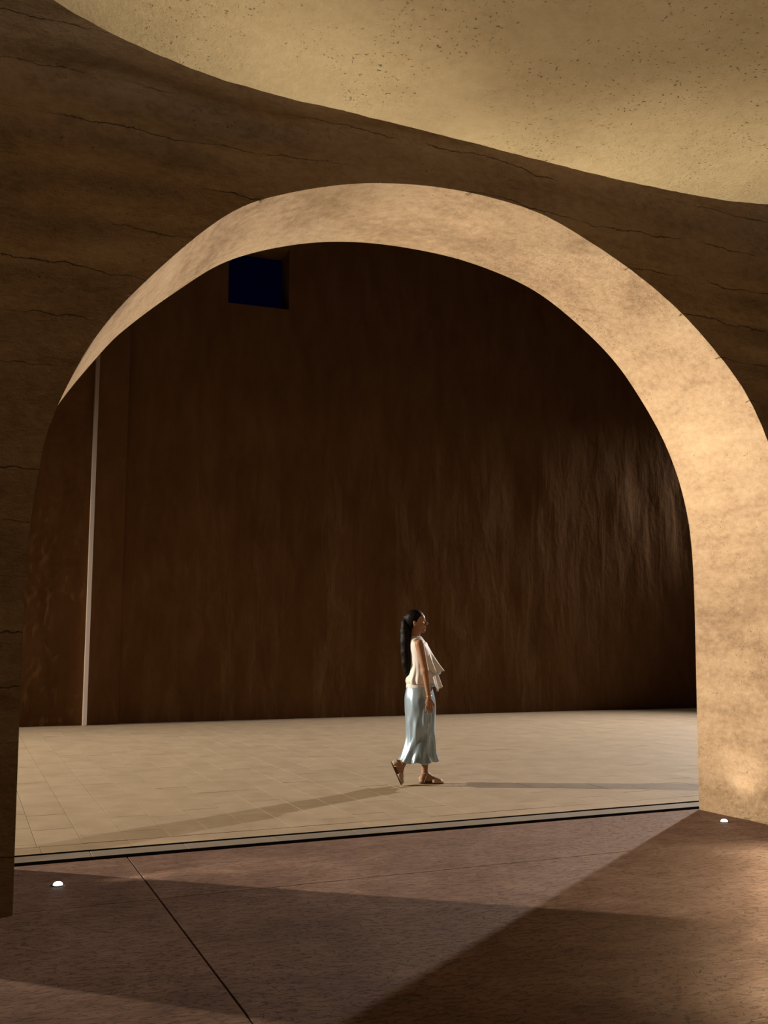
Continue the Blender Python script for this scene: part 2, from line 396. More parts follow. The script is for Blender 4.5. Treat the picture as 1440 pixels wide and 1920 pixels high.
# border course beside the drain
bx = -9.7
while bx < 13: tiles.append((bx, 1.480, 1.700, 0.585)); bx += 0.585
def tw(t): return t[3] if len(t) > 3 else TW
def vis(t):
    px, py = project(t[0]+tw(t)/2, (t[1]+t[2])/2)
    return py if (20 < px < 1325 and py > 1320) else -py
tiles.sort(key=vis, reverse=True)
cache = {}
for t in tiles[:300]:
    w, L = round(tw(t), 3), round(t[2]-t[1], 3)
    if (w, L) not in cache:
        bm = bmesh.new(); g = 0.0016; box_bm(bm, -w/2+g, w/2-g, -L/2+g, L/2-g, -0.15, 0, 0.0007)
        o = link_bm('paver', bm, M_paver, pave); cache[(w, L)] = o.data
    else:
        o = bpy.data.objects.new('paver', cache[(w, L)]); C.objects.link(o); o.parent = pave
    o.location = (t[0]+w/2, (t[1]+t[2])/2, rng.uniform(-0.0016, 0.0))
    o.rotation_euler = (rng.uniform(-.0012, .0012), rng.uniform(-.0015, .0015), 0)
bm = bmesh.new()
for t in tiles[300:]:
    g = 0.0016; z = rng.uniform(-0.0016, 0); box_bm(bm, t[0]+g, t[0]+tw(t)-g, t[1]+g, t[2]-g, -0.15, z, 0.0007)
o = link_bm('far_paver', bm, M_paver, pave); o['kind'] = 'stuff'

# ------------------------------------------------------------------ courtyard back wall with square window
def far_wall():
    wx0, wx1, wz0, wz1, dep = 1.68, 2.80, 7.35, 8.50, 0.60
    xs = list(np.linspace(0, wx0, 16))+list(np.linspace(wx0, wx1, 10))[1:]+list(np.linspace(wx1, 22, 150))[1:]
    zs = list(np.linspace(0, wz0, 66))+list(np.linspace(wz0, wz1, 10))[1:]+list(np.linspace(wz1, 10.5, 14))[1:]
    def rl(x, z): return 0.016*nz(x*0.45, 3, z*0.3)+0.012*nz(x*1.3, 5, z*0.45)+0.006*nz(x*3.2, 9, z*1.1)
    verts = []; idx = {}
    def v(x, y, z):
        k = (round(x, 4), round(y, 4), round(z, 4))
        if k not in idx: idx[k] = len(verts); verts.append((x, y-(rl(x, z) if y == 0 else 0), z))
        return idx[k]
    faces = []
    for i in range(len(xs)-1):
        for j in range(len(zs)-1):
            a, b, c, d = xs[i], xs[i+1], zs[j], zs[j+1]
            if a >= wx0-1e-6 and b <= wx1+1e-6 and c >= wz0-1e-6 and d <= wz1+1e-6:
                continue
            faces.append((v(a, 0, c), v(b, 0, c), v(b, 0, d), v(a, 0, d)))
    hx = [x for x in xs if wx0-1e-6 <= x <= wx1+1e-6]; hz = [z for z in zs if wz0-1e-6 <= z <= wz1+1e-6]
    for a, b in zip(hx, hx[1:]):
        for z in (wz0, wz1): faces.append((v(a, 0, z), v(b, 0, z), v(b, dep, z), v(a, dep, z)))
    for a, b in zip(hz, hz[1:]):
        for x in (wx0, wx1): faces.append((v(x, 0, a), v(x, 0, b), v(x, dep, b), v(x, dep, a)))
    # rear skin, ends and coping close the wall body
    for (a, b, c, d) in ((0, wx0, 0, 10.5), (wx1, 22, 0, 10.5), (wx0, wx1, 0, wz0), (wx0, wx1, wz1, 10.5)):
        faces.append((v(a, dep, c), v(b, dep, c), v(b, dep, d), v(a, dep, d)))
    faces.append((v(0, 0.0, 10.5), v(22, 0.0, 10.5), v(22, dep, 10.5), v(0, dep, 10.5)))
    faces.append((v(22, 0, 0), v(22, 0, 10.5), v(22, dep, 10.5), v(22, dep, 0)))
    o = link_mesh('wall_back', verts, faces, M_far, smooth=False, matrix=FAR_M); fix_normals(o)
    return o, (wx0, wx1, wz0, wz1, dep)
wb, win = far_wall()
tag(wb, 'tall dark brown rendered wall closing the far side of the courtyard', 'wall', kind='structure')
gl = NT('window_glass'); gl.set('Base Color', (0.55, 0.6, 1.0)); gl.set('Transmission Weight', 1.0); gl.set('Roughness', 0.02); gl.set('IOR', 1.05)
bm = bmesh.new(); box_bm(bm, win[0], win[1], win[4]-0.012, win[4]-0.004, win[2], win[3])
pane = link_bm('window_1', bm, gl.m); pane.matrix_world = FAR_M
tag(pane, 'small square window of deep blue night sky high in the brown wall', 'window', kind='structure')
# left stretch of the courtyard: shallow pilaster, pale corner strip, rough wall
bm = bmesh.new(); box_bm(bm, -0.50, 0.0, -0.09, 0.34, 0, 10.5); pil = link_bm('wall_pilaster', bm, M_far); pil.matrix_world = FAR_M
tag(pil, 'flat brown pilaster between the pale corner strip and the courtyard wall', 'pilaster', kind='structure')
def rough_wall():
    verts = []; faces = []; xs = np.concatenate([np.linspace(-9.0, -2.6, 70)[:-1], np.linspace(-2.6, -0.555, 60)]); zs = np.linspace(0, 10.5, 200); n = len(zs)
    for x in xs:
        for z in zs: verts.append((x, -0.10-0.010*nz(x*4, 2, z*3)-0.010*nz(x*1.3, 2, z*.8)-0.006*nz(x*11, 4, z*8), z))
    for i in range(len(xs)-1):
        for j in range(n-1): faces.append((i*n+j, i*n+n+j, i*n+n+j+1, i*n+j+1))
    k = len(verts); verts += [(-9.0, .34, 0), (-0.555, .34, 0), (-0.555, .34, 10.5), (-9.0, .34, 10.5)]
    faces += [(k, k+1, k+2, k+3), tuple([k, k+3]+[j for j in range(n-1, -1, -1)]), tuple([k+1, k+2]+[(len(xs)-1)*n+j for j in range(n-1, -1, -1)]),
              tuple([k+2, k+3]+[i*n+n-1 for i in range(len(xs))])]
    o = link_mesh('wall_far_left', verts, faces, M_far, matrix=FAR_M); fix_normals(o); return o
tag(rough_wall(), 'rough dark wall stretch left of the pale corner strip', 'wall', kind='structure')
strip = link_mesh('trim_1', [(-.565, -.09, 0), (-.555, -.215, 0), (-.490, -.105, 0), (-.490, 0, 0), (-.565, 0, 0), (-.565, -.09, 10.5), (-.555, -.215, 10.5), (-.490, -.105, 10.5), (-.490, 0, 10.5), (-.565, 0, 10.5)],
    [(0,1,6,5), (1,2,7,6), (2,3,8,7), (3,4,9,8), (4,0,5,9), (0,1,2,3,4), (5,6,7,8,9)], M_trim, matrix=FAR_M); fix_normals(strip)
tag(strip, 'narrow pale vertical corner strip catching the light', 'trim', kind='structure')

# ------------------------------------------------------------------ recessed floor uplights
steel = mat_plain('dark_steel', (0.05, 0.045, 0.04), 0.4, 0.8)
lens_m = NT('lit_lens'); lens_m.set('Base Color', (0.9, 0.95, 1.0)); lens_m.set('Emission Color', (0.86, 0.97, 1.0)); lens_m.b.inputs['Emission Strength'].default_value = 9.0
def uplight(s, d, label):
    root = empty('floor_uplight', W(s, d, 0.0)); tag(root, label, 'floor light', 'recessed uplights at the feet of the arch')
    bm = bmesh.new(); n = 32; prof = [(0.027, 0.001), (0.028, 0.004), (0.036, 0.004), (0.040, 0.0), (0.040, -0.03), (0.027, -0.03)]
    R = [[bm.verts.new((r*math.cos(2*math.pi*i/n), r*math.sin(2*math.pi*i/n), z)) for i in range(n)] for r, z in prof]
    for k in range(len(prof)):
        for i in range(n):
            q = R[(k+1) % len(prof)]; bm.faces.new((R[k][i], R[k][(i+1) % n], q[(i+1) % n], q[i]))
    link_bm('bezel', bm, steel, root, True)
    bm = bmesh.new(); dome = [(0.0268, 0.002), (0.024, 0.011), (0.017, 0.017), (0.008, 0.020)]
    R = [[bm.verts.new((r*math.cos(2*math.pi*i/n), r*math.sin(2*math.pi*i/n), z)) for i in range(n)] for r, z in dome]
    for k in range(3):
        for i in range(n): bm.faces.new((R[k][i], R[k][(i+1) % n], R[k+1][(i+1) % n], R[k+1][i]))
    bm.faces.new(R[3]); bm.faces.new(R[0][::-1]); link_bm('lens', bm, lens_m.m, root, True)
    return root
uplight(0.267, -0.56, 'small round lit uplight in the floor beside the left jamb')
uplight(5.149, -0.61, 'small round lit uplight in the floor at the right pier')
UPC = (1.0, 0.90, 0.70)
spot('uplight_beam', W(0.267, -0.56, 0.035), W(1.6, -0.75, 4.2), 200, UPC, 58, 1.0, 0.03)
spot('uplight_core', W(0.267, -0.56, 0.035), W(4.3, -0.70, 3.8), 1750, UPC, 56, 1.0, 0.03)
spot('uplight_cross', W(0.267, -0.56, 0.035), W(5.25, -0.66, 1.8), 1350, UPC, 52, 1.0, 0.03)
spot('uplight_beam', W(5.149, -0.61, 0.035), W(5.5, -0.45, 2.2), 10, UPC, 112, 1.0, 0.03)
spot('uplight_core', W(5.149, -0.61, 0.035), W(1.3, -0.70, 3.9), 1100, UPC, 50, 1.0, 0.03)
def washer_fitting(s, d, label):
    root = empty('floor_washer', matrix=Matrix.Translation(W(s, d, 0)) @ Matrix.Rotation(A, 4, 'Z')); tag(root, label, 'floor light', 'shielded floor washers in the passage')
    bm = bmesh.new(); box_bm(bm, -0.32, 0.32, -0.06, 0.06, 0.0, 0.035, 0.004); link_bm('housing', bm, steel, root)
    bm = bmesh.new(); box_bm(bm, -1.1, 1.1, 0.14, 0.155, 0.0, CUT); link_bm('added_cut_off_shield', bm, steel, root)  # baffle added out of view, keeps the washer beam off the wall
ra, rb = Vector(RAIL[0]), Vector(RAIL[1]); rail = empty('added_light_rail', matrix=Matrix.Translation((ra+rb)/2) @ Matrix.Rotation(math.atan2((rb-ra).y, (rb-ra).x), 4, 'Z')); rl_ = (rb-ra).length/2
tag(rail, 'added low steel rail, out of view, lighting the floor on the right', 'light rail')
bm = bmesh.new(); box_bm(bm, -rl_, rl_, -0.08, -0.03, 0.32, 0.39, 0.004); link_bm('housing', bm, steel, rail)  # rail body added to carry the unseen floor light
for k in (-1, 0, 1):
    bm = bmesh.new(); box_bm(bm, k*(rl_-0.1)-0.015, k*(rl_-0.1)+0.015, -0.065, -0.035, 0.0, 0.32); link_bm('post', bm, steel, rail)
CUT = 0.06+0.14*(4.50-0.06)/(3.3-0.30)
washer_fitting(0.2, 3.3, 'long shielded floor washer behind the left jamb')
washer_fitting(6.2, 3.3, 'long shielded floor washer in front of the right pier')
# ------------------------------------------------------------------ walking woman
PX, PY = 0.362, 9.76
person = empty('person', (PX, PY, 0))
tag(person, 'woman with long dark ponytail walking right in white sleeveless blouse and pale blue satin skirt', 'person')
class SDF:
    def __init__(s, lo, hi, h):
        s.lo = np.array(lo, float); s.h = h; s.n = np.ceil((np.array(hi)-s.lo)/h).astype(int)+1
        s.D = np.full(s.n, 0.2, np.float32)
    def _box(s, lo, hi):
        a = np.clip(np.floor((np.array(lo)-s.lo)/s.h).astype(int), 0, s.n-1); b = np.clip(np.ceil((np.array(hi)-s.lo)/s.h).astype(int)+1, 1, s.n)
        sl = tuple(slice(i, j) for i, j in zip(a, b))
        g = np.meshgrid(*[s.lo[k]+s.h*np.arange(a[k], b[k]) for k in range(3)], indexing='ij', sparse=True)
        return sl, g
    def _comb(s, sl, d, k, sub):
        D = s.D[sl]
        if sub: d = -d; h = np.clip(0.5-0.5*(D-d)/k, 0, 1); s.D[sl] = D*(1-h)+d*h+k*h*(1-h)
        else: h = np.clip(0.5+0.5*(D-d)/k, 0, 1); s.D[sl] = D*(1-h)+d*h-k*h*(1-h)
    def cone(s, a, b, ra, rb, k=0.012, sub=False, flat=None):
        a = np.array(a, float); b = np.array(b, float); m = max(ra, rb)+3*k+0.01
        sl, (X, Y, Z) = s._box(np.minimum(a, b)-m, np.maximum(a, b)+m); ba = b-a; L = max(ba@ba, 1e-9)
        px, py, pz = X-a[0], Y-a[1], Z-a[2]; t = np.clip((px*ba[0]+py*ba[1]+pz*ba[2])/L, 0, 1)
        d = np.sqrt((px-t*ba[0])**2+(py-t*ba[1])**2+(pz-t*ba[2])**2)-(ra+(rb-ra)*t)
        s._comb(sl, d.astype(np.float32), k, sub)
    def ell(s, c, r, rot=0.0, k=0.012, sub=False):      # rot: pitch about the lateral axis
        c = np.array(c, float); r = np.array(r, float); m = r.max()+3*k+0.01
        sl, (X, Y, Z) = s._box(c-m, c+m); x, y, z = X-c[0], Y-c[1], Z-c[2]
        cr, sr = math.cos(rot), math.sin(rot); x, z = x*cr+z*sr, -x*sr+z*cr
        k0 = np.sqrt((x/r[0])**2+(y/r[1])**2+(z/r[2])**2); k1 = np.sqrt((x/r[0]**2)**2+(y/r[1]**2)**2+(z/r[2]**2)**2)+1e-6
        s._comb(sl, (k0*(k0-1)/k1).astype(np.float32), k, sub)
    def mesh(s):
        D = s.D; S = D < 0; nx, ny, nz_ = D.shape
        cnt = np.zeros((nx-1, ny-1, nz_-1), np.float32); P = np.zeros((nx-1, ny-1, nz_-1, 3), np.float32)
        cor = [(i, j, k) for i in (0, 1) for j in (0, 1) for k in (0, 1)]
        cs = lambda c: (slice(c[0], nx-1+c[0]), slice(c[1], ny-1+c[1]), slice(c[2], nz_-1+c[2]))
        for a in cor:
            for ax in range(3):
                if a[ax]: continue
                b = list(a); b[ax] = 1
                da, db = D[cs(a)], D[cs(b)]; m = (da < 0) != (db < 0)
                t = da[m]/(da[m]-db[m]); q = np.tile(np.array(a, np.float32), (t.size, 1)); q[:, ax] += t
                P[m] += q; cnt[m] += 1
        act = cnt > 0; ids = np.full(cnt.shape, -1, np.int64); ids[act] = np.arange(act.sum())
        base = np.argwhere(act).astype(np.float32)
        V = s.lo+s.h*(base+P[act]/cnt[act][:, None])
        F = []
        for ax in range(3):
            o1, o2 = [(1, 2), (2, 0), (0, 1)][ax]
            sl0 = [slice(1, -1)]*3; sl1 = [slice(1, -1)]*3; sl0[ax] = slice(0, -1); sl1[ax] = slice(1, None)
            a, b = S[tuple(sl0)], S[tuple(sl1)]; e = np.argwhere(a != b)
            flip = a[tuple(e.T)]
            e = e.copy(); e[:, o1] += 1; e[:, o2] += 1
            def cell(d1, d2):
                q = e.copy(); q[:, o1] -= d1; q[:, o2] -= d2; return ids[tuple(q.T)]
            quad = np.stack([cell(1, 1), cell(0, 1), cell(0, 0), cell(1, 0)], 1)
            quad[~flip] = quad[~flip][:, ::-1]; F.append(quad)
        return V, np.concatenate(F)
def sdf_obj(name, g, mat, parent):
    V, F = g.mesh()
    me = bpy.data.meshes.new(name); me.from_pydata(V.tolist(), [], F.tolist()); me.materials.append(mat); me.update()
    me.polygons.foreach_set('use_smooth', [True]*len(me.polygons))
    o = bpy.data.objects.new(name, me); C.objects.link(o); o.parent = parent
    return o
def mat_skin():
    t = NT('skin'); n = t.noise(22, 4)
    t.set('Base Color', t.mix(n, (0.31, 0.165, 0.10), (0.37, 0.205, 0.13))); t.set('Roughness', 0.48)
    t.b.inputs['Subsurface Weight'].default_value = 0.08; t.b.inputs['Subsurface Radius'].default_value = (0.01, 0.004, 0.002); return t.m
M_skin = mat_skin()
def mat_cloth(name, col, rough, fold, sheen=0.0, metal=0.0, alpha_tr=0.0):
    t = NT(name); w = t.noise(fold, 3, 0.5, vec=t.map((1, 1, 0.25)))
    t.set('Base Color', t.mix(w, col, tuple(c*0.88 for c in col))); t.set('Roughness', rough); t.set('Metallic', metal)
    t.b.inputs['Sheen Weight'].default_value = sheen; t.b.inputs['Specular IOR Level'].default_value = 0.5
    t.set('Normal', t.bump(w, 0.006, 0.6)); return t.m
M_blouse = mat_cloth('white_chiffon', (0.72, 0.72, 0.74), 0.6, 28, 0.3)
M_skirt = mat_cloth('pale_blue_satin', (0.335, 0.46, 0.60), 0.30, 14, 0.1, 0.45)
M_band = mat_cloth('white_cotton', (0.72, 0.73, 0.76), 0.7, 40)
M_hair = NT('black_hair')
hv = M_hair.noise(60, 3, 0.6, vec=M_hair.map((1, 1, 0.08)))
M_hair.set('Base Color', M_hair.mix(hv, (0.004, 0.0025, 0.002), (0.009, 0.005, 0.004))); M_hair.set('Roughness', 0.5); M_hair.b.inputs['Specular IOR Level'].default_value = 0.12; M_hair.set('Normal', M_hair.bump(hv, 0.006, 1.0)); M_hair = M_hair.m
M_sandal = mat_plain('beige_leather', (0.40, 0.29, 0.205), 0.6); M_sole = mat_plain('brown_sole', (0.10, 0.055, 0.03), 0.7)
M_lip = mat_plain('lips', (0.42, 0.10, 0.09), 0.4); M_eye = mat_plain('eye_white', (0.75, 0.72, 0.68), 0.2); M_dark = mat_plain('iris_dark', (0.02, 0.012, 0.01), 0.2)
M_gold = mat_plain('gold', (0.80, 0.58, 0.25), 0.3, 1.0)

# foot frames: heel-bottom origin, forward and up directions in the walking plane
def foot_frame(hx, y, hz, ang):
    c, s = math.cos(ang), math.sin(ang)
    return lambda p: (hx+p[0]*c-p[2]*s, y+p[1], hz+p[0]*s+p[2]*c)
FF = foot_frame(-0.020, 0.055, 0.012, 0.0)
RF = foot_frame(-0.285, -0.064, 0.222, math.radians(-66))
g = SDF((-0.36, -0.29, -0.02), (0.26, 0.29, 1.70), 0.004)
# head, tilted slightly up: skull, jaw, cheeks, nose, lips, chin, ear
HC = np.array((-0.040, 0.0, 1.572))
g.ell(HC+(-0.012, 0, 0.010), (0.090, 0.070, 0.082), 0.1, 0.01)
g.ell(HC+(0.020, 0, -0.045), (0.056, 0.052, 0.070), 0.1, 0.02)
g.ell(HC+(0.050, 0, 0.016), (0.030, 0.048, 0.040), 0.15, 0.015)             # brow and forehead
for sy in (-1, 1):
    g.ell(HC+(0.050, sy*0.030, -0.040), (0.024, 0.022, 0.024), 0, 0.015)     # cheek
    g.ell(HC+(0.078, sy*0.030, -0.012), (0.012, 0.014, 0.009), 0, 0.008, True)  # eye socket
    g.ell(HC+(-0.020, sy*0.073, -0.032), (0.016, 0.007, 0.028), 0.2, 0.005)  # ear
g.cone(HC+(0.078, 0, -0.006), HC+(0.103, 0, -0.034), 0.007, 0.011, 0.008)    # nose
g.ell(HC+(0.094, 0, -0.041), (0.012, 0.015, 0.008), 0, 0.006)
g.ell(HC+(0.076, 0, -0.062), (0.014, 0.024, 0.008), 0, 0.006)                # lips
g.ell(HC+(0.073, 0, -0.079), (0.014, 0.021, 0.008), 0, 0.006)
g.ell(HC+(0.088, 0, -0.071), (0.012, 0.024, 0.0035), 0.12, 0.003, True)      # parted mouth
g.ell(HC+(0.063, 0, -0.103), (0.021, 0.024, 0.019), 0, 0.014)                # chin
g.cone((-0.045, 0, 1.50), (-0.062, 0, 1.375), 0.046, 0.050, 0.02)            # neck
# trunk
g.cone((-0.045, -0.085, 1.345), (-0.045, 0.085, 1.345), 0.048, 0.048, 0.03)
g.ell((-0.030, 0, 1.235), (0.078, 0.122, 0.125), 0, 0.03)
g.ell((-0.028, 0, 1.07), (0.068, 0.098, 0.12), 0, 0.03)
g.ell((-0.030, 0, 0.90), (0.086, 0.122, 0.10), 0, 0.03)
for sy in (-1, 1): g.ell((0.040, sy*0.060, 1.225), (0.050, 0.050, 0.050), 0, 0.025)
# arms
def arm(sh, el, wr):
    g.cone(sh, el, 0.045, 0.034, 0.02); g.cone(el, wr, 0.034, 0.0215, 0.012)
arm((-0.020, -0.160, 1.340), (0.032, -0.205, 1.085), (0.066, -0.200, 0.840))
arm((-0.020, 0.160, 1.340), (-0.005, 0.205, 1.085), (0.030, 0.205, 0.840))
def hand(wx, wy, wz, out):
    g.ell((wx+0.003, wy, wz-0.050), (0.036, 0.0145, 0.048), 0.08, 0.012)
    for k, (dx, L) in enumerate(((0.029, 0.060), (0.011, 0.070), (-0.008, 0.066), (-0.026, 0.052))):
        a = (wx+dx, wy, wz-0.084); b = (wx+dx+0.004, wy-out*0.003, wz-0.084-L*0.5); c = (wx+dx-0.002, wy-out*0.022, wz-0.084-L*0.88)
        g.cone(a, b, 0.0092, 0.0082, 0.003); g.cone(b, c, 0.0082, 0.0068, 0.003)
    g.cone((wx+0.026, wy-out*0.004, wz-0.026), (wx+0.047, wy-out*0.012, wz-0.062), 0.0120, 0.0095, 0.006)
    g.cone((wx+0.047, wy-out*0.012, wz-0.062), (wx+0.046, wy-out*0.016, wz-0.094), 0.0092, 0.0072, 0.003)
hand(0.066, -0.200, 0.835, -1); hand(0.030, 0.205, 0.835, 1)
# legs and feet
def leg(hip, knee, F):
    ank = np.array(F((0.052, 0, 0.088))); kn = np.array(knee)
    g.cone(hip, knee, 0.072, 0.050, 0.02); calf = kn*0.68+ank*0.32+np.array((-0.004, 0, 0))
    g.cone(knee, calf, 0.048, 0.043, 0.015); g.cone(calf, ank, 0.043, 0.030, 0.015)
    g.cone(ank, F((0.032, 0, 0.030)), 0.030, 0.028, 0.012); g.cone(ank, F((0.130, 0, 0.032)), 0.029, 0.024, 0.02)
    g.cone(F((0.030, 0, 0.030)), F((0.150, 0, 0.024)), 0.027, 0.023, 0.015)
    for k, (dy, L, r) in enumerate(((0.018, 0.222, 0.0125), (0.002, 0.226, 0.0095), (-0.010, 0.217, 0.009), (-0.021, 0.206, 0.0085), (-0.030, 0.193, 0.008))):
        g.cone(F((0.145, dy*0.9, 0.020)), F((L-0.012, dy, 0.010+r*0.5)), 0.0135, r, 0.004)
leg((-0.025, 0.066, 0.85), (0.055, 0.066, 0.475), FF)
leg((-0.025, -0.066, 0.85), (-0.010, -0.064, 0.475), RF)
body = sdf_obj('body', g, M_skin, person); body['label'] = 'bare face, arms and ankles'
# face details
for sy in (-1, 1):
    g = SDF(HC+(0.04, sy*0.030-0.03, -0.04), HC+(0.1, sy*0.030+0.03, 0.02), 0.0015); g.ell(HC+(0.060, sy*0.030, -0.012), (0.0115, 0.0125, 0.0075), 0, 0.001); e = sdf_obj('eye', g, M_eye, person)
    g = SDF(HC+(0.05, sy*0.030-0.02, -0.03), HC+(0.1, sy*0.030+0.02, 0.01), 0.0012); g.ell(HC+(0.0685, sy*0.030, -0.012), (0.0045, 0.0055, 0.0055), 0, 0.001); sdf_obj('iris', g, M_dark, e)
    g = SDF(HC+(0.03, sy*0.030-0.04, -0.03), HC+(0.12, sy*0.030+0.04, 0.04), 0.0015)
    g.cone(HC+(0.078, sy*0.014, 0.008), HC+(0.070, sy*0.034, 0.013), 0.0035, 0.0035, 0.002); g.cone(HC+(0.070, sy*0.034, 0.013), HC+(0.055, sy*0.046, 0.008), 0.0035, 0.0022, 0.002); sdf_obj('eyebrow', g, M_hair, person)
g = SDF(HC+(0.05, -0.04, -0.10), HC+(0.12, 0.04, -0.04), 0.0015)
g.ell(HC+(0.082, 0, -0.0625), (0.0105, 0.0205, 0.0048), 0.1, 0.002); g.ell(HC+(0.079, 0, -0.0785), (0.0105, 0.0185, 0.0055), 0, 0.002); sdf_obj('lips', g, M_lip, person)
# hair: cap, then a long ponytail
g = SDF((-0.27, -0.13, 0.98), (0.06, 0.13, 1.70), 0.004)
g.ell(HC+(-0.022, 0, 0.016), (0.098, 0.079, 0.090), 0.1, 0.01)
g.ell(HC+(0.068, 0, -0.032), (0.080, 0.120, 0.085), 0.55, 0.008, True)      # hairline around the face
g.ell(HC+(0.0, -0.080, -0.075), (0.050, 0.060, 0.060), 0.0, 0.006, True); g.ell(HC+(0.0, 0.080, -0.075), (0.050, 0.060, 0.060), 0.0, 0.006, True)
g.cone((-0.118, 0, 1.585), (-0.150, 0, 1.600), 0.020, 0.022, 0.012); g.cone((-0.095, 0, 1.54), (-0.118, 0, 1.45), 0.045, 0.030, 0.02)
hair = sdf_obj('hair', g, M_hair, person)
g = SDF((-0.30, -0.14, 0.96), (0.0, 0.14, 1.68), 0.004)
g.cone((-0.140, 0, 1.598), (-0.160, 0, 1.545), 0.024, 0.033, 0.01)
tail = [((-0.158, 0, 1.545), 0.036), ((-0.152, -0.012, 1.46), 0.053), ((-0.146, -0.03, 1.36), 0.058), ((-0.143, -0.035, 1.26), 0.057), ((-0.141, -0.035, 1.16), 0.051), ((-0.134, -0.03, 1.08), 0.038), ((-0.118, -0.022, 1.015), 0.012)]
for (a, ra), (b, rb) in zip(tail, tail[1:]): g.cone(a, b, ra, rb, 0.012)
for k in range(16):                                  # separate locks ending at different heights
    y = rng.uniform(-0.05, 0.035); x = rng.uniform(-0.028, 0.030); zt = rng.uniform(1.01, 1.12)
    g.cone((-0.150+x*1.25, y*1.15, 1.36), (-0.142+x, y-0.006, 1.20), 0.013, 0.013, 0.004); g.cone((-0.142+x, y-0.006, 1.20), (-0.124+x*0.6, y*0.75-0.008, zt), 0.013, 0.004, 0.004)
pony = sdf_obj('ponytail', g, M_hair, person); pony['label'] = 'waist-long black ponytail'
def torus(name, c, R, r, mat, parent, axis=(0, 0, 1), sq=(1, 1)):
    bm = bmesh.new(); n, m = 28, 8; q = Vector(axis).to_track_quat('Z', 'Y').to_matrix()
    G = [[bm.verts.new(Vector(c)+q @ Vector(((R+r*math.cos(b))*math.cos(a)*sq[0], (R+r*math.cos(b))*math.sin(a)*sq[1], r*math.sin(b)))) for b in [2*math.pi*j/m for j in range(m)]] for a in [2*math.pi*i/n for i in range(n)]]
    for i in range(n):
        for j in range(m): bm.faces.new((G[i][j], G[(i+1) % n][j], G[(i+1) % n][(j+1) % m], G[i][(j+1) % m]))
    return link_bm(name, bm, mat, parent, True)
torus('hair_tie', (-0.143, 0, 1.600), 0.022, 0.006, M_dark, pony, (-0.9, 0, 0.35))
torus('bracelet', (0.066, -0.200, 0.850), 0.0245, 0.0022, M_gold, person, (-0.13, 0, 1))

# lofted cloth
def loft(name, rows, nth, fn, mat, parent, th0=0.0, th1=2*math.pi, thick=0.004):
    closed = abs(th1-th0-2*math.pi) < 1e-6; V = []; F = []; cnt = nth if closed else nth+1
    for j in range(rows+1):
        for i in range(cnt): V.append(fn(th0+(th1-th0)*i/nth, j/rows))
    for j in range(rows):
        for i in range(nth):
            k = (i+1) % nth if closed else i+1; F.append((j*cnt+i, j*cnt+k, j*cnt+cnt+k, j*cnt+cnt+i))
    o = link_mesh(name, V, F, mat, parent, True)
    fix_normals(o); md = o.modifiers.new('thickness', 'SOLIDIFY'); md.thickness = thick; md.offset = 0
    return o
TABS = {}
def table(tab, z): 
    
    key = id(tab)
    if key not in TABS:
        T = np.array(sorted(tab)); zs = np.linspace(T[0, 0], T[-1, 0], 200); K = [np.interp(zs, T[:, 0], T[:, k]) for k in range(1, T.shape[1])]
        for a in K:
            for _ in range(90): a[1:-1] = .25*a[:-2]+.5*a[1:-1]+.25*a[2:]
        TABS[key] = (zs, K)
    zs, K = TABS[key]; return [float(np.interp(z, zs, a)) for a in K]
SK = [(0.925, -.142, .106, .136), (0.88, -.151, .118, .150), (0.83, -.159, .128, .168), (0.70, -.156, .140, .172), (0.58, -.153, .140, .160), (0.46, -.151, .136, .150), (0.36, -.166, .130, .152), (0.28, -.190, .136, .160), (0.21, -.208, .148, .165)]
def gs(a, c, w): a = (a-c+math.pi) % (2*math.pi)-math.pi; return math.exp(-(a/w)**2)
def skirt_fn(th, v):
    c, s = math.cos(th), math.sin(th); near = max(0, -s)
    low = max(0.0, (v-0.25)/0.75)
    z = 0.925-(0.925-0.212)*v
    x0, x1, w = table(SK, z); cx, hx = (x0+x1)/2, (x1-x0)/2
    # long soft folds, deeper towards the hem, and the diagonal pulls of the trailing leg
    r = 1.0+low**1.3*(0.070*math.sin(5*th+2.2*v+0.6)+0.060*math.sin(8*th-3.0*v)+0.030*math.sin(13*th+1.0))
    t1 = -math.pi*0.5-0.55+1.0*(0.75-v); r += 0.12*low*gs(th, t1, 0.17)-0.10*low*gs(th, t1+0.36, 0.16)
    t2 = -math.pi*0.5+0.35-0.9*(v-0.25); r += 0.085*gs(v, 0.42, 0.30)*gs(th, t2, 0.15)-0.05*gs(v, 0.42, 0.3)*gs(th, t2+0.30, 0.15)
    r += 0.020*gs(v, 0.2, 0.25)*math.sin(4*th+9*v)+0.030*nz(2.5*c+5, 2.5*s, 6*v)
    r += 0.10*max(0, v-0.86)/0.14*(0.4+0.6*math.sin(6*th+1.3))
    r += 0.030*gs(v, 0.48, 0.32)*math.sin(6*th+11*v)*abs(math.sin(3*th-5*v))+0.022*gs(v, 0.7, 0.3)*math.sin(10*th-9*v)
    back = max(0, -c); front = max(0, c)
    if v > 0.9: z += (v-0.9)/0.1*(0.022*back**3+0.020*front**4+0.010*math.sin(7*th+1))
    return (cx+hx*c*r, w*s*r, z)
skirt = loft('skirt', 90, 220, skirt_fn, M_skirt, person, thick=0.003); skirt['label'] = 'pale blue satin midi skirt'
def band_fn(th, v):
    z = 0.962-0.046*v; return (-0.0205+0.122*math.cos(th)*(1+0.02*v), 0.132*math.sin(th)*(1+0.02*v), z+0.003*math.sin(3*th))
loft('waistband', 6, 60, band_fn, M_band, person)
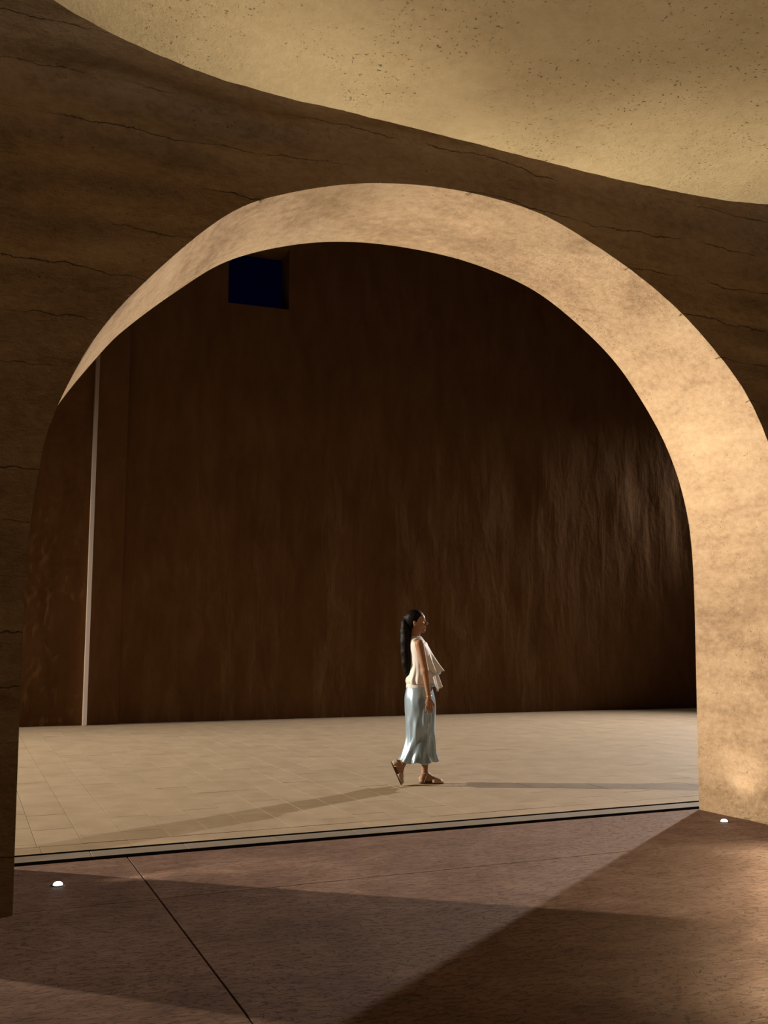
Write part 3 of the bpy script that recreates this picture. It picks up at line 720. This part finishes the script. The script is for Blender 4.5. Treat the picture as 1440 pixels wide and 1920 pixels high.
BL = [(1.415, -.098, .000, .052), (1.395, -.112, .016, .078), (1.37, -.118, .036, .130), (1.335, -.120, .062, .158), (1.28, -.118, .085, .158), (1.22, -.112, .100, .153), (1.12, -.108, .098, .148), (1.05, -.124, .100, .150), (0.995, -.148, .108, .155), (0.965, -.147, .108, .152), (0.955, -.135, .100, .140)]
def blouse_fn(th, v):
    z = 1.415-(1.415-0.955)*v; x0, x1, w = table(BL, z); c, s = math.cos(th), math.sin(th)
    low = max(0, v-0.35)/0.65
    r = 1+low*(0.035*math.sin(9*th+3*v)+0.03*math.sin(15*th-4*v))+0.015*nz(4*c, 4*s, 6*v)
    return ((x0+x1)/2+(x1-x0)/2*c*r, w*s*r, z)
loft('blouse', 50, 120, blouse_fn, M_blouse, person)
def drape_fn(z0, z1, xa, xb, ya, yb, ph, pw=1.0):
    def fn(th, v):
        k = v**pw; z = z0-(z0-z1)*v; c, s = math.cos(th), math.sin(th)
        x = xa+(xb-xa)*k; y = ya+(yb-ya)*k
        r = 1+v*(0.10*math.sin(6*th+ph)+0.07*math.sin(11*th+2*ph))
        zz_ = z+v*v*(0.030*math.sin(4*th+ph)+0.055*abs(s)**2-0.0*c)
        return (-0.01+(x+0.01)*max(c, -0.15)**0.8*r if c > 0 else -0.01+(x+0.01)*c*0.4, y*s*(0.9+0.1*r), zz_)
    return fn
loft('ruffle', 40, 80, drape_fn(1.352, 0.905, 0.050, 0.182, 0.108, 0.150, 0.4, 0.8), M_blouse, person, -math.pi*0.52, math.pi*0.52)
loft('ruffle', 36, 80, drape_fn(1.358, 1.050, 0.054, 0.200, 0.112, 0.146, 2.1, 1.05), M_blouse, person, -math.pi*0.50, math.pi*0.50)

# sandals
def sandal(F, label):
    root = bpy.data.objects.new('sandal', None); C.objects.link(root); root.parent = person; root['label'] = label
    out = [(0.0, -.010), (0.0, .010), (.012, .026), (.05, .029), (.10, .031), (.15, .040), (.19, .039), (.222, .026), (.236, .008), (.234, -.010), (.216, -.030), (.18, -.041), (.14, -.038), (.09, -.031), (.04, -.029), (.012, -.024)]
    bm = bmesh.new()
    lo = [bm.verts.new(F((x, y, -0.012))) for x, y in out]; hi = [bm.verts.new(F((x, y, 0.003))) for x, y in out]; n = len(out)
    bm.faces.new(lo[::-1]); bm.faces.new(hi)
    for i in range(n): bm.faces.new((lo[i], lo[(i+1) % n], hi[(i+1) % n], hi[i]))
    link_bm('sole', bm, M_sole, root)
    def bandm(name, arc):
        bm = bmesh.new(); R = [[bm.verts.new(F(p)) for p in row] for row in arc]
        for a, b in zip(R, R[1:]):
            for i in range(len(a)-1): bm.faces.new((a[i], a[i+1], b[i+1], b[i]))
        o = link_bm(name, bm, M_sandal, root, True); md = o.modifiers.new('thickness', 'SOLIDIFY'); md.thickness = 0.0035; md.offset = 0; return o
    N_ = 17; P = [math.pi*i/(N_-1) for i in range(N_)]
    bandm('toe_upper', [[(x, math.cos(a)*w, 0.0+math.sin(a)*h) for a in P] for x, w, h in ((.125, .040, .060), (.15, .042, .051), (.18, .042, .042), (.205, .037, .033), (.226, .022, .022))])
    bandm('heel_counter', [[(.034+.036*math.cos(a), .033*math.sin(a), z) for a in [math.pi*0.5+math.pi*i/(N_-1) for i in range(N_)]] for z in (0.0, .02, .04, .055)])
    bandm('ankle_strap', [[(.055+.038*math.cos(a)+sh, .036*math.sin(a), z) for a in [2*math.pi*i/28 for i in range(29)]] for z, sh in ((.080, 0.002), (.090, 0.0))])
    for sy in (-1, 1): bandm('side_strap', [[(.040+.012*k, sy*(.033-.001*k), .0+.030*k) for k in range(4)], [(.050+.012*k, sy*(.033-.001*k), .0+.030*k) for k in range(4)]])
sandal(FF, 'beige sandal flat on the ground'); sandal(RF, 'beige sandal of the trailing foot, heel lifted')
